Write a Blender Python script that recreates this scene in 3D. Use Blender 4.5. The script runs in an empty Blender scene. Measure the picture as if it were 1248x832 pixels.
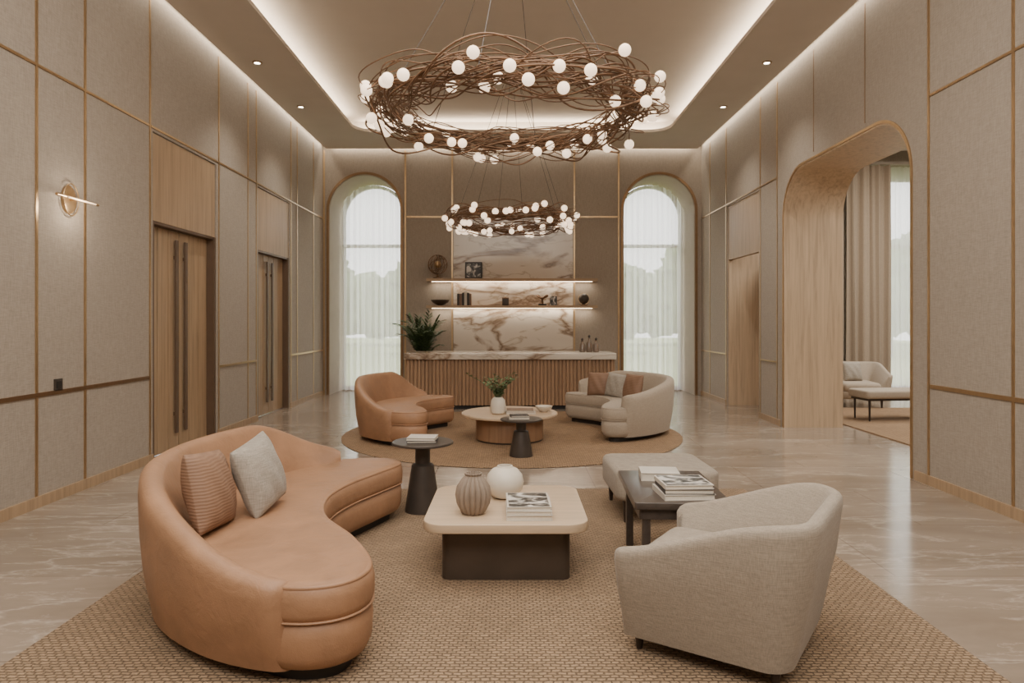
import bpy, math, random
from mathutils import Vector, Matrix, noise
random.seed(7)
pi=math.pi
# ---------------------------------------------------------------- helpers
def L(r,g,b):
    def c(v):
        v/=255.0
        return v/12.92 if v<=0.04045 else ((v+0.055)/1.055)**2.4
    return (c(r),c(g),c(b),1.0)
def newmat(name):
    m=bpy.data.materials.new(name); m.use_nodes=True
    nt=m.node_tree; b=nt.nodes.get("Principled BSDF")
    return m,nt,b
def node(nt,t,**kw):
    n=nt.nodes.new(t)
    for k,v in kw.items(): setattr(n,k,v)
    return n
def coords(nt,scale=(1,1,1),rot=(0,0,0)):
    tc=node(nt,'ShaderNodeTexCoord'); mp=node(nt,'ShaderNodeMapping')
    mp.inputs['Scale'].default_value=scale; mp.inputs['Rotation'].default_value=rot
    nt.links.new(tc.outputs['Object'],mp.inputs['Vector']); return mp.outputs['Vector']
def ramp(nt,fac,stops):
    r=node(nt,'ShaderNodeValToRGB')
    while len(r.color_ramp.elements)<len(stops): r.color_ramp.elements.new(0.5)
    for e,(p,c) in zip(r.color_ramp.elements,stops): e.position=p; e.color=c
    nt.links.new(fac,r.inputs['Fac']); return r.outputs['Color']
def bump(nt,b,h,strength=0.3,dist=0.01):
    n=node(nt,'ShaderNodeBump'); n.inputs['Strength'].default_value=strength; n.inputs['Distance'].default_value=dist
    nt.links.new(h,n.inputs['Height']); nt.links.new(n.outputs['Normal'],b.inputs['Normal'])
def noise_t(nt,vec,scale=5,detail=3,dist=0.0,rough=0.5):
    n=node(nt,'ShaderNodeTexNoise'); n.inputs['Scale'].default_value=scale; n.inputs['Detail'].default_value=detail
    n.inputs['Distortion'].default_value=dist; n.inputs['Roughness'].default_value=rough
    if vec: nt.links.new(vec,n.inputs['Vector'])
    return n.outputs['Fac']
def math_(nt,op,a,b=None):
    n=node(nt,'ShaderNodeMath',operation=op)
    for i,v in enumerate((a,b)):
        if v is None: continue
        if isinstance(v,(int,float)): n.inputs[i].default_value=v
        else: nt.links.new(v,n.inputs[i])
    return n.outputs[0]
def mulc(nt,a,b,fac=1.0,mode='MULTIPLY'):
    n=node(nt,'ShaderNodeMixRGB',blend_type=mode); n.inputs['Fac'].default_value=fac
    nt.links.new(a,n.inputs[1])
    if isinstance(b,tuple): n.inputs[2].default_value=b
    else: nt.links.new(b,n.inputs[2])
    return n.outputs[0]
def scl(c,f): return (min(c[0]*f,1),min(c[1]*f,1),min(c[2]*f,1),1)
def plain(name,c,rough=0.5,metal=0.0,var=0.08,sc=6,bmp=0.0,bsc=200,coat=0,sheen=0):
    m,nt,b=newmat(name); v=coords(nt)
    f=noise_t(nt,v,sc,3)
    nt.links.new(ramp(nt,f,[(0.3,scl(c,1-var)),(0.7,scl(c,1+var))]),b.inputs['Base Color'])
    b.inputs['Roughness'].default_value=rough; b.inputs['Metallic'].default_value=metal
    if coat: b.inputs['Coat Weight'].default_value=coat
    if sheen: b.inputs['Sheen Weight'].default_value=sheen
    if bmp: bump(nt,b,noise_t(nt,v,bsc,2),bmp,0.004)
    return m
def leather(name,c):
    m,nt,b=newmat(name); v=coords(nt)
    f=noise_t(nt,v,3.5,8,0.6,0.68)
    nt.links.new(ramp(nt,f,[(0.3,scl(c,0.82)),(0.5,c),(0.7,scl(c,1.18))]),b.inputs['Base Color'])
    nt.links.new(math_(nt,'ADD',math_(nt,'MULTIPLY',f,0.3),0.36),b.inputs['Roughness'])
    h=math_(nt,'ADD',math_(nt,'MULTIPLY',noise_t(nt,v,9,4,1.2),1.2),math_(nt,'MULTIPLY',noise_t(nt,v,170,2),0.22))
    bump(nt,b,h,0.4,0.008); return m
def fabric(name,c,s=1.0,var=0.16,bmp=0.35):
    m,nt,b=newmat(name)
    a=noise_t(nt,coords(nt,(30*s,30*s,420*s)),1,2); d=noise_t(nt,coords(nt,(360*s,360*s,26*s)),1,2)
    hf=math_(nt,'MULTIPLY',math_(nt,'ADD',a,d),0.5)
    nt.links.new(ramp(nt,hf,[(0.36,scl(c,1-var)),(0.64,scl(c,1+var))]),b.inputs['Base Color'])
    b.inputs['Roughness'].default_value=0.9; b.inputs['Sheen Weight'].default_value=0.12
    bump(nt,b,hf,bmp,0.004); return m
def wood(name,c,axis='z',rough=0.45,grain=1.0,var=0.16):
    m,nt,b=newmat(name)
    sc={'z':(22,22,1.0),'x':(1.0,22,22),'y':(22,1.0,22)}[axis]
    v=coords(nt,tuple(q*grain for q in sc))
    f=noise_t(nt,v,1.0,5,0.6,0.6)
    nt.links.new(ramp(nt,f,[(0.3,scl(c,1-var*1.6)),(0.5,c),(0.72,scl(c,1+var))]),b.inputs['Base Color'])
    b.inputs['Roughness'].default_value=rough
    bump(nt,b,f,0.08,0.003); return m
def emis(name,c,s):
    m,nt,b=newmat(name); b.inputs['Base Color'].default_value=c
    b.inputs['Emission Color'].default_value=c; b.inputs['Emission Strength'].default_value=s; return m

M={}
M['wall']=fabric('linen_wall',L(155,143,129),0.55,0.16,0.5)
M['wallplain']=plain('plaster_reveal',L(172,160,145),0.8,0,0.03)
M['ceil']=plain('ceiling_paint',L(208,199,188),0.85,0,0.02,3)
M['oak']=wood('oak_veneer',L(166,140,111))
M['oakl']=wood('oak_veneer_light',L(190,166,138))
M['oakx']=wood('oak_horizontal',L(176,148,118),'x')
M['tabletop']=wood('table_oak_pale',L(194,170,142),'x',0.4,1.0,0.09)
M['walnut']=wood('walnut_slats',L(160,128,100))
M['brass']=plain('brushed_brass',L(186,158,122),0.34,0.9,0.06,20)
M['archb']=plain('dark_brass_arch',L(142,114,86),0.36,0.85,0.06,20)
M['bronze']=plain('bronze_branches',L(122,94,72),0.42,0.65,0.2,15)
M['pull']=plain('bronze_door_pull',L(104,84,68),0.4,0.3,0.08)
M['dark']=plain('dark_bronze',L(74,66,60),0.42,0.35,0.1,10)
M['plinth']=plain('bronze_plinth',L(82,71,62),0.4,0.4,0.1,6)
M['darkwood']=wood('dark_stained_wood',L(70,61,55),'y',0.28)
M['black']=plain('black_matt',L(38,34,32),0.5)
M['legwood']=plain('dark_leg',L(50,40,35),0.4)
M['leather']=leather('caramel_leather',L(154,116,87))
M['leather2']=leather('cognac_leather',L(160,121,91))
M['cream']=fabric('cream_boucle',L(166,152,135),0.8,0.12,0.4)
M['greige']=fabric('greige_tweed',L(152,140,125),0.7,0.18,0.5)
M['linenp']=fabric('linen_cushion',L(156,147,135),0.6,0.22,0.6)
m,nt,b=newmat('brown_ribbed_cushion'); w_=node(nt,'ShaderNodeTexWave'); w_.bands_direction='Z'; w_.inputs['Scale'].default_value=20; w_.inputs['Distortion'].default_value=1.5; w_.inputs['Detail'].default_value=2
nt.links.new(coords(nt),w_.inputs['Vector'])
nt.links.new(ramp(nt,w_.outputs['Fac'],[(0.0,L(126,96,75)),(1.0,L(140,109,87))]),b.inputs['Base Color']); b.inputs['Roughness'].default_value=0.65; bump(nt,b,w_.outputs['Fac'],0.3,0.003); M['brownp']=m
M['white']=plain('white_ceramic',L(212,202,186),0.45,0,0.04,5,0.15,60)
M['taupe']=plain('taupe_ceramic',L(138,122,107),0.7,0,0.08,20)
M['paper']=plain('paper_pages',L(216,206,190),0.8,0,0.05,90)
M['coverw']=plain('cover_offwhite',L(200,192,180),0.5)
M['coverd']=plain('cover_charcoal',L(56,52,50),0.5)
M['coverb']=plain('cover_brown',L(126,100,82),0.5)
M['terra']=wood('walnut_drum',L(152,118,90))
M['drape']=fabric('taupe_drape',L(168,151,131),0.5,0.08,0.3)
M['leaf']=plain('leaf_green',L(76,95,60),0.5,0,0.3,9)
M['leaf2']=plain('sage_leaf',L(98,116,78),0.55,0,0.25,9)
M['tree']=plain('tree_foliage',L(122,138,98),0.8,0,0.35,3,0.8,6)
M['lawn']=plain('lawn_grass',L(156,168,116),0.9,0,0.12,2)
M['trunk']=plain('bark',L(106,92,76),0.9)
M['globe']=emis('frosted_glass_lit',(1.0,0.77,0.55,1),1.75)
M['led']=emis('warm_led',(1.0,0.78,0.54,1),8)
M['spot']=emis('downlight_lens',(1.0,0.88,0.7,1),12)
M['frame']=plain('window_frame',L(150,140,127),0.5)
m,nt,b=newmat('photo_cover'); f=noise_t(nt,coords(nt,(9,14,9)),1,4,1.0)
nt.links.new(ramp(nt,f,[(0.42,L(48,46,44)),(0.5,L(120,116,110)),(0.56,L(204,198,190))]),b.inputs['Base Color']); b.inputs['Roughness'].default_value=0.4; M['photo']=m
# white veined marble
m,nt,b=newmat('calacatta_marble'); v=coords(nt,(0.5,0.5,1.35),(0.0,0.75,0.0))
def vein(s,d,det,off):
    f=noise_t(nt,v,s,det,d,0.5); return math_(nt,'ABSOLUTE',math_(nt,'SUBTRACT',f,off))
c1=ramp(nt,vein(1.15,0.6,6,0.5),[(0.0,L(134,114,96)),(0.014,L(168,150,132)),(0.05,L(214,204,190))])
c2=ramp(nt,vein(2.4,0.5,5,0.54),[(0.0,(0.68,0.63,0.57,1)),(0.014,(0.9,0.88,0.85,1)),(0.035,(1,1,1,1))])
c3=ramp(nt,noise_t(nt,v,1.2,4,0.5),[(0.35,(0.9,0.88,0.86,1)),(0.6,(1,1,1,1))])
nt.links.new(mulc(nt,mulc(nt,c1,c2),c3),b.inputs['Base Color']); b.inputs['Roughness'].default_value=0.22; M['marble']=m
# floor marble tiles
m,nt,b=newmat('beige_marble_floor')
v=coords(nt,(0.40,1.3,1.0),(0,0,0.6))
base=ramp(nt,noise_t(nt,v,1.3,9,0.25,0.65),[(0.3,L(128,114,99)),(0.5,L(145,130,115)),(0.72,L(159,144,129))])
vn=ramp(nt,math_(nt,'ABSOLUTE',math_(nt,'SUBTRACT',noise_t(nt,v,0.9,7,0.25,0.6),0.5)),[(0.0,(0.45,0.45,0.45,1)),(0.006,(0.16,0.16,0.16,1)),(0.018,(0,0,0,1))])
vn2=ramp(nt,math_(nt,'ABSOLUTE',math_(nt,'SUBTRACT',noise_t(nt,v,2.6,7,0.25,0.62),0.54)),[(0.0,(0.25,0.25,0.25,1)),(0.010,(0,0,0,1))])
br=node(nt,'ShaderNodeTexBrick'); br.offset=0.5
nt.links.new(coords(nt,(1,1,1)),br.inputs['Vector'])
for k,vv in (('Scale',1.0),('Brick Width',1.5),('Row Height',1.0),('Mortar Size',0.005),('Mortar Smooth',0.1)): br.inputs[k].default_value=vv
br.inputs['Color1'].default_value=(1,1,1,1); br.inputs['Color2'].default_value=(0.9,0.9,0.9,1); br.inputs['Mortar'].default_value=(0.7,0.68,0.66,1)
fac=math_(nt,'MAXIMUM',vn,vn2)
mx=node(nt,'ShaderNodeMixRGB',blend_type='MIX'); nt.links.new(fac,mx.inputs[0]); nt.links.new(base,mx.inputs[1]); mx.inputs[2].default_value=L(202,191,177)
nt.links.new(mulc(nt,mx.outputs[0],br.outputs['Color']),b.inputs['Base Color']); b.inputs['Roughness'].default_value=0.15; M['floor']=m
# rug
def rugmat(name,c,bw,rh):
    m,nt,b=newmat(name); br=node(nt,'ShaderNodeTexBrick'); br.offset=0.5
    v=coords(nt); nz=node(nt,'ShaderNodeTexNoise'); nz.inputs['Scale'].default_value=26; nt.links.new(v,nz.inputs['Vector'])
    ad=node(nt,'ShaderNodeVectorMath',operation='SCALE'); nt.links.new(nz.outputs['Color'],ad.inputs[0]); ad.inputs['Scale'].default_value=0.02
    a2=node(nt,'ShaderNodeVectorMath',operation='ADD'); nt.links.new(v,a2.inputs[0]); nt.links.new(ad.outputs[0],a2.inputs[1])
    nt.links.new(a2.outputs[0],br.inputs['Vector'])
    for k,vv in (('Scale',1.0),('Brick Width',bw),('Row Height',rh),('Mortar Size',rh*0.24),('Mortar Smooth',1.0),('Bias',0.0)): br.inputs[k].default_value=vv
    br.inputs['Color1'].default_value=scl(c,1.12); br.inputs['Color2'].default_value=scl(c,0.88); br.inputs['Mortar'].default_value=scl(c,0.54)
    big=ramp(nt,noise_t(nt,v,2.5,4),[(0.3,(0.86,0.86,0.86,1)),(0.7,(1.0,1.0,1.0,1))])
    fib=ramp(nt,noise_t(nt,v,160,3),[(0.3,(0.75,0.75,0.75,1)),(0.7,(1.0,1.0,1.0,1))])
    nt.links.new(mulc(nt,mulc(nt,br.outputs['Color'],big),fib),b.inputs['Base Color']); b.inputs['Roughness'].default_value=0.95
    bump(nt,b,math_(nt,'SUBTRACT',1.0,br.outputs['Fac']),0.8,0.012); return m
M['rug']=rugmat('jute_weave',L(166,139,110),0.040,0.023)
M['rug2']=rugmat('jute_weave_warm',L(172,140,107),0.05,0.028)
# sheer
m,nt,b=newmat('sheer_voile'); out=nt.nodes['Material Output']
tr=node(nt,'ShaderNodeBsdfTransparent'); tl=node(nt,'ShaderNodeBsdfTranslucent'); tl.inputs['Color'].default_value=(0.96,0.94,0.92,1)
df=node(nt,'ShaderNodeBsdfDiffuse'); df.inputs['Color'].default_value=(0.9,0.88,0.85,1)
a=node(nt,'ShaderNodeMixShader'); a.inputs[0].default_value=0.2; nt.links.new(tl.outputs[0],a.inputs[1]); nt.links.new(df.outputs[0],a.inputs[2])
c=node(nt,'ShaderNodeMixShader'); c.inputs[0].default_value=0.66; nt.links.new(tr.outputs[0],c.inputs[1]); nt.links.new(a.outputs[0],c.inputs[2])
nt.links.new(c.outputs[0],out.inputs['Surface']); M['sheer']=m
# glass
m,nt,b=newmat('clear_glass'); out=nt.nodes['Material Output']
tr=node(nt,'ShaderNodeBsdfTransparent'); gl=node(nt,'ShaderNodeBsdfGlossy'); gl.inputs['Roughness'].default_value=0.03
c=node(nt,'ShaderNodeMixShader'); c.inputs[0].default_value=0.05; nt.links.new(tr.outputs[0],c.inputs[1]); nt.links.new(gl.outputs[0],c.inputs[2])
nt.links.new(c.outputs[0],out.inputs['Surface']); M['glass']=m
m,nt,b=newmat('smoked_glass'); b.inputs['Base Color'].default_value=L(130,112,98); b.inputs['Roughness'].default_value=0.08; b.inputs['Alpha'].default_value=0.75; b.inputs['Specular IOR Level'].default_value=0.8; M['smoke']=m

COL=bpy.context.scene.collection
def tag(o,label=None,cat=None,group=None,kind=None):
    if label: o["label"]=label
    if cat: o["category"]=cat
    if group: o["group"]=group
    if kind: o["kind"]=kind
    return o
def mk(name,vf,mat,parent=None,loc=(0,0,0),rot=(0,0,0),sharp=0.6):
    v,f=vf; me=bpy.data.meshes.new(name); me.from_pydata(v,[],f); me.update()
    for p in me.polygons: p.use_smooth=True
    try: me.set_sharp_from_angle(angle=sharp)
    except Exception: pass
    if mat: me.materials.append(M[mat] if isinstance(mat,str) else mat)
    o=bpy.data.objects.new(name,me); COL.objects.link(o); o.location=loc; o.rotation_euler=rot
    if parent: o.parent=parent
    return o
def inst(name,src,parent=None,loc=(0,0,0),rot=(0,0,0),scale=(1,1,1)):
    o=bpy.data.objects.new(name,src.data); COL.objects.link(o); o.location=loc; o.rotation_euler=rot; o.scale=scale
    if parent: o.parent=parent
    return o
def thing(name,label,cat,loc=(0,0,0),rz=0,group=None,kind=None):
    o=bpy.data.objects.new(name,None); COL.objects.link(o); o.location=loc; o.rotation_euler=(0,0,rz); o.empty_display_size=0.1
    return tag(o,label,cat,group,kind)
def join(*parts):
    V=[];F=[]
    for v,f in parts:
        n=len(V); V+=list(v); F+=[tuple(i+n for i in q) for q in f]
    return V,F
def xf(vf,loc=(0,0,0),rot=(0,0,0),sc=(1,1,1)):
    from mathutils import Euler
    m=Matrix.Translation(loc)@Euler(rot).to_matrix().to_4x4()@Matrix.Diagonal((*sc,1))
    return [tuple(m@Vector(p)) for p in vf[0]],vf[1]
def offs(o,d):
    n=len(o); r=[]
    for i in range(n):
        a,b,c=o[i-1],o[i],o[(i+1)%n]
        e1=Vector((b[0]-a[0],b[1]-a[1])); e2=Vector((c[0]-b[0],c[1]-b[1]))
        if e1.length<1e-9:e1=e2
        if e2.length<1e-9:e2=e1
        e1.normalize(); e2.normalize()
        n1=Vector((-e1.y,e1.x)); n2=Vector((-e2.y,e2.x)); nn=n1+n2
        if nn.length<1e-6: nn=n1
        nn.normalize(); k=1/max(0.4,nn.dot(n1))
        r.append((b[0]+nn.x*d*k,b[1]+nn.y*d*k))
    if d>0:   # collapse folded-over edges
        for _ in range(12):
            bad=False
            for i in range(n):
                j=(i+1)%n; ex,ey=o[j][0]-o[i][0],o[j][1]-o[i][1]; fx,fy=r[j][0]-r[i][0],r[j][1]-r[i][1]
                if ex*fx+ey*fy<-1e-12:
                    q=((r[i][0]+r[j][0])/2,(r[i][1]+r[j][1])/2); r[i]=q; r[j]=q; bad=True
            if not bad: break
    return r
def loft(outline,profile):
    V=[];F=[];n=len(outline)
    for ins,z in profile:
        o=offs(outline,ins) if abs(ins)>1e-9 else outline
        V+=[(p[0],p[1],z) for p in o]
    for k in range(len(profile)-1):
        for i in range(n):
            j=(i+1)%n; F.append((k*n+i,k*n+j,(k+1)*n+j,(k+1)*n+i))
    F.append(tuple(range(n-1,-1,-1))); F.append(tuple((len(profile)-1)*n+i for i in range(n)))
    return V,F
def rrect4(w,d,rs,seg=8):
    """corner radii order: (+x,-y),(+x,+y),(-x,+y),(-x,-y)"""
    o=[]
    for (sx,sy,a0),r in zip(((1,-1,-pi/2),(1,1,0),(-1,1,pi/2),(-1,-1,pi)),rs):
        cx=sx*(w/2-r); cy=sy*(d/2-r)
        for i in range(seg+1):
            a=a0+i/seg*pi/2; o.append((cx+r*math.cos(a),cy+r*math.sin(a)))
    return o
def rrect(w,d,r,seg=6):
    if r<=0: return [(-w/2,-d/2),(w/2,-d/2),(w/2,d/2),(-w/2,d/2)]
    return rrect4(w,d,(r,r,r,r),seg)
def resample(o,N):
    P=[Vector(p) for p in o]; n=len(P); Ls=[(P[(i+1)%n]-P[i]).length for i in range(n)]; T=sum(Ls); r=[]; i=0; acc=0
    for k in range(N):
        s=T*k/N
        while acc+Ls[i]<s-1e-12: acc+=Ls[i]; i+=1
        t=(s-acc)/max(Ls[i],1e-9); r.append(tuple(P[i].lerp(P[(i+1)%n],t)))
    return r
def rb(w,d,z0,z1,r=0.0,e=0.0,seg=6):
    if e<=0: return loft(rrect(w,d,r,seg),[(0,z0),(0,z1)])
    pr=[(e*(1-math.sin(a)),z0+e*(1-math.cos(a))) for a in [0,pi/6,pi/3,pi/2]]+[(e*(1-math.cos(a)),z1-e*(1-math.sin(a))) for a in [0,pi/6,pi/3,pi/2]]
    return loft(rrect(w,d,max(r,e*1.05),seg),pr)
def bx(x0,x1,y0,y1,z0,z1):
    V=[(x0,y0,z0),(x1,y0,z0),(x1,y1,z0),(x0,y1,z0),(x0,y0,z1),(x1,y0,z1),(x1,y1,z1),(x0,y1,z1)]
    F=[(0,3,2,1),(4,5,6,7),(0,1,5,4),(1,2,6,5),(2,3,7,6),(3,0,4,7)]
    return V,F
def lathe(prof,n=32,ribs=0,amp=0.0):
    V=[];F=[]
    for r,z in prof:
        for i in range(n):
            a=2*pi*i/n; rr=r*(1+(amp*(abs(math.cos(ribs*a/2))-0.5) if ribs else 0)); V.append((rr*math.cos(a),rr*math.sin(a),z))
    for k in range(len(prof)-1):
        for i in range(n):
            j=(i+1)%n; F.append((k*n+i,k*n+j,(k+1)*n+j,(k+1)*n+i))
    F.append(tuple(range(n-1,-1,-1))); F.append(tuple((len(prof)-1)*n+i for i in range(n)))
    return V,F
def sph(r,n=16,c=(0,0,0),sc=(1,1,1)):
    h=n//2
    v,f=lathe([(max(r*math.sin(pi*k/h),1e-4),-r*math.cos(pi*k/h)) for k in range(h+1)],n)
    return xf((v,f),c,(0,0,0),sc)
def tube(path,r,n=6,closed=False):
    V=[];F=[];m=len(path); P=[Vector(p) for p in path]; up=None
    for i,p in enumerate(P):
        if closed: t=P[(i+1)%m]-P[i-1]
        else: t=P[min(i+1,m-1)]-P[max(i-1,0)]
        t.normalize()
        if up is None: up=Vector((0,0,1)) if abs(t.z)<0.9 else Vector((1,0,0))
        s=t.cross(up)
        if s.length<1e-5: s=t.orthogonal()
        s.normalize(); u=s.cross(t).normalized(); up=u
        rr=r[i] if isinstance(r,(list,tuple)) else r
        for k in range(n):
            a=2*pi*k/n; V.append(tuple(p+s*rr*math.cos(a)+u*rr*math.sin(a)))
    for i in range(m if closed else m-1):
        j=(i+1)%m
        for k in range(n):
            l=(k+1)%n; F.append((i*n+k,i*n+l,j*n+l,j*n+k))
    if not closed:
        F.append(tuple(range(n-1,-1,-1))); F.append(tuple((m-1)*n+k for k in range(n)))
    return V,F
def catmull(pts,k=6):
    n=len(pts); o=[]
    for i in range(n):
        p0,p1,p2,p3=[Vector(pts[(i+j)%n]) for j in (-1,0,1,2)]
        for s in range(k):
            t=s/k
            q=0.5*((2*p1)+(p2-p0)*t+(2*p0-5*p1+4*p2-p3)*t*t+(3*p1-p0-3*p2+p3)*t**3); o.append(tuple(q))
    return o

# ---------------------------------------------------------------- room shell
WX=3.80; BY=13.7; CZ=4.91; UZ=5.17; NY=-3.0
def outl(a,b,top,r,n=20):
    o=[(a,0.0)]
    if r>0:
        for i in range(n+1):
            t=pi-i/n*pi/2; o.append((a+r+r*math.cos(t),top-r+r*math.sin(t)))
        for i in range(n+1):
            t=pi/2-i/n*pi/2; o.append((b-r+r*math.cos(t),top-r+r*math.sin(t)))
    else: o+=[(a,top),(b,top)]
    o.append((b,0.0)); return o
def panel_wall(name,f,u0,u1,H,ops,depth,mat,label):
    V=[];F=[]
    def q(pts):
        n=len(V); V.extend(pts); F.append(tuple(range(n,n+len(pts))))
    cur=u0
    for (a,b,top,r) in sorted(ops):
        for d in (0,depth): q([f(cur,0,d),f(a,0,d),f(a,H,d),f(cur,H,d)])
        o=outl(a,b,top,r)
        for p,s in zip(o[:-1],o[1:]):
            if s[0]-p[0]>1e-6:
                for d in (0,depth): q([f(p[0],p[1],d),f(s[0],s[1],d),f(s[0],H,d),f(p[0],H,d)])
            q([f(p[0],p[1],0),f(s[0],s[1],0),f(s[0],s[1],depth),f(p[0],p[1],depth)])
        cur=b
    for d in (0,depth): q([f(cur,0,d),f(u1,0,d),f(u1,H,d),f(cur,H,d)])
    o=mk(name,(V,F),mat,sharp=0.3); return tag(o,label,'wall',kind='structure')
fl=lambda u,v,d:(-WX-d,u,v)
fr=lambda u,v,d:(WX+d,u,v)
fb=lambda u,v,d:(u,BY+d,v)
D1=(7.22,8.78,3.5,0); D2=(10.2,11.67,3.5,0)
panel_wall('wall_left',fl,NY,BY,UZ,[D1,D2],0.3,'wall','greige linen upholstered wall with brass inlay strips')
PO=(6.50,9.55,3.53,0.62); R2=(10.5,12.05,3.5,0)
panel_wall('wall_right',fr,NY,BY,UZ,[PO,R2],0.8,'wall','greige linen upholstered wall with arched portal')
A1=(-3.67,-2.23,4.42,0.72); A2=(2.23,3.67,4.42,0.72)
panel_wall('wall_back',fb,-WX,WX,UZ,[A1,A2],1.1,'wall','linen end wall with two tall arched windows')
tag(mk('wall_front',bx(-WX,WX,NY-0.2,NY,0,UZ),'wall'),'linen wall closing the lounge','wall',kind='structure')
tag(mk('floor',bx(-4.1,10.0,NY-0.2,15.0,-0.1,0),'floor'),'polished beige marble tile floor','floor',kind='structure')
tag(mk('ceiling',bx(-4.1,4.6,NY-0.2,14.8,UZ,UZ+0.1),'ceil'),'warm painted tray ceiling','ceiling',kind='structure')
def ring(x0,x1,y0,y1,hx0,hx1,hy0,hy1,r,z0,z1):
    seg=10; inner=[(p[0]+(hx0+hx1)/2,p[1]+(hy0+hy1)/2) for p in rrect(hx1-hx0,hy1-hy0,r,seg)]
    outer=[(x1,y0),(x1,y1),(x0,y1),(x0,y0)]
    V=[];F=[]
    for z in (z0,z1):
        V+=[(p[0],p[1],z) for p in inner]+[(p[0],p[1],z) for p in outer]
    n=len(inner); tot=n+4
    for lv in (0,1):
        b0=lv*tot
        for c in range(4):
            s=c*(seg+1)
            for i in range(seg): F.append((b0+n+c,b0+s+i+1,b0+s+i))
            F.append((b0+n+c,b0+n+(c+1)%4,b0+((c+1)%4)*(seg+1),b0+s+seg))
    for i in range(n): j=(i+1)%n; F.append((i,j,tot+j,tot+i))
    for c in range(4): d=(c+1)%4; F.append((n+c,n+d,tot+n+d,tot+n+c))
    return V,F
tag(mk('ceiling_border',ring(-3.69,3.69,NY+0.1,BY-0.12,-2.82,2.82,-1.5,12.4,0.38,CZ,CZ+0.05),'ceil',sharp=0.4),'lower ceiling border framing the lit tray recess','ceiling',kind='structure')
tag(mk('trim_cove',ring(-3.3,3.3,-2.0,12.9,-3.08,3.08,-1.76,12.66,0.42,CZ+0.05,UZ),'ceil',sharp=0.4),'upstand behind the ceiling cove','ceiling trim',kind='structure')
TN=[0]
def trim(vf,mat='brass',label='thin brushed brass inlay strip',cat='wall trim'):
    TN[0]+=1; return tag(mk('trim_%d'%TN[0],vf,mat),label,cat,kind='structure')
def vs(side,y,z0=0.0,z1=CZ,w=0.026,mat='brass',p=0.009):
    x=side*WX; trim(bx(min(x,x-side*p),max(x,x-side*p),y-w/2,y+w/2,z0,z1),mat)
def hs(side,y0,y1,z,h=0.022,mat='brass'):
    x=side*WX; trim(bx(min(x,x-side*0.01),max(x,x-side*0.01),y0,y1,z-h/2,z+h/2),mat)
for y in (5.45,6.07,7.16,8.84,9.82,10.14,11.73,12.07,13.06): vs(-1,y)
hs(-1,NY,7.14,3.54); hs(-1,7.18,13.69,3.54)
hs(-1,NY,7.14,0.90,0.034,'archb'); hs(-1,8.86,10.12,0.90,0.03); hs(-1,11.75,13.69,0.90,0.03)
for y in (5.17,6.22,9.78,10.44,12.11,13.1): vs(1,y)
for y in (7.35,8.6): vs(1,y,3.62,CZ,0.012,'archb',0.004)
hs(1,NY,6.2,3.54); hs(1,9.8,13.69,3.54)
hs(1,NY,6.2,0.90,0.034); hs(1,9.8,10.42,0.90); hs(1,12.13,13.69,0.90)
def bv(x,z0,z1): trim(bx(x-0.017,x+0.017,BY-0.014,BY,z0,z1))
bv(-2.14,0,CZ);bv(2.14,0,CZ);bv(-1.2,0,CZ);bv(1.25,0,CZ);bv(-3.77,0,CZ)
def bh(x0,x1,z): trim(bx(x0,x1,BY-0.012,BY,z-0.018,z+0.018))
bh(-2.12,-1.22,3.57);bh(1.27,2.12,3.57)
def bb(name,vf): tag(mk(name,vf,'oak'),'slim wood skirting board','baseboard',kind='structure')
bb('baseboard_left',join(bx(-WX,-WX+0.02,NY,7.2,0,0.09),bx(-WX,-WX+0.02,8.8,10.18,0,0.09),bx(-WX,-WX+0.02,11.69,BY,0,0.09)))
bb('baseboard_right',join(bx(WX-0.02,WX,NY,6.42,0,0.09),bx(WX-0.02,WX,9.66,10.46,0,0.09),bx(WX-0.02,WX,12.1,BY,0,0.09)))
bb('baseboard_back',join(bx(-2.16,2.16,BY-0.02,BY,0,0.09)))
def ribbon(f,op,w,p,mat='brass',label='brass frame around the opening',back=0.0):
    a,b,top,r=op; o=outl(a,b,top,r,22)
    o2=outl(a-w,b+w,top+w,r+w if r>0 else 0,22); n=len(o)
    V=[];F=[]
    for P,Q in zip(o,o2): V+=[f(P[0],P[1],back),f(P[0],P[1],-p),f(Q[0],Q[1],-p),f(Q[0],Q[1],back)]
    for i in range(n-1):
        for k in range(4):
            l=(k+1)%4; F.append((i*4+k,i*4+l,(i+1)*4+l,(i+1)*4+k))
    trim((V,F),mat,label)
ribbon(fb,A1,0.05,0.03,'archb');ribbon(fb,A2,0.05,0.03,'archb');ribbon(fr,PO,0.03,0.012)
def lining(f,op,d0,d1,t,mat,label):
    a,b,top,r=op; o=outl(a,b,top,r,22); i_=outl(a+t,b-t,top-t,max(r-t,0),22)
    V=[];F=[];n=len(o)
    for P,Q in zip(o,i_): V+=[f(P[0],P[1],d0),f(Q[0],Q[1],d0),f(Q[0],Q[1],d1),f(P[0],P[1],d1)]
    for i in range(n-1):
        for k in range(4):
            l=(k+1)%4; F.append((i*4+k,i*4+l,(i+1)*4+l,(i+1)*4+k))
    trim((V,F),mat,label,'opening lining')
lining(fr,PO,0.0,0.82,0.02,'oakl','pale oak lining of the arched portal')
lining(fr,R2,0.02,0.8,0.03,'oakl','pale oak lining of the passage')
lining(fb,A1,0.0,1.0,0.012,'wallplain','plaster reveal of the arched window')
lining(fb,A2,0.0,1.0,0.012,'wallplain','plaster reveal of the arched window')
trim(bx(3.815,3.9,10.53,12.02,2.56,3.47),'oak','oak panel above the passage','wall panel')
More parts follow.
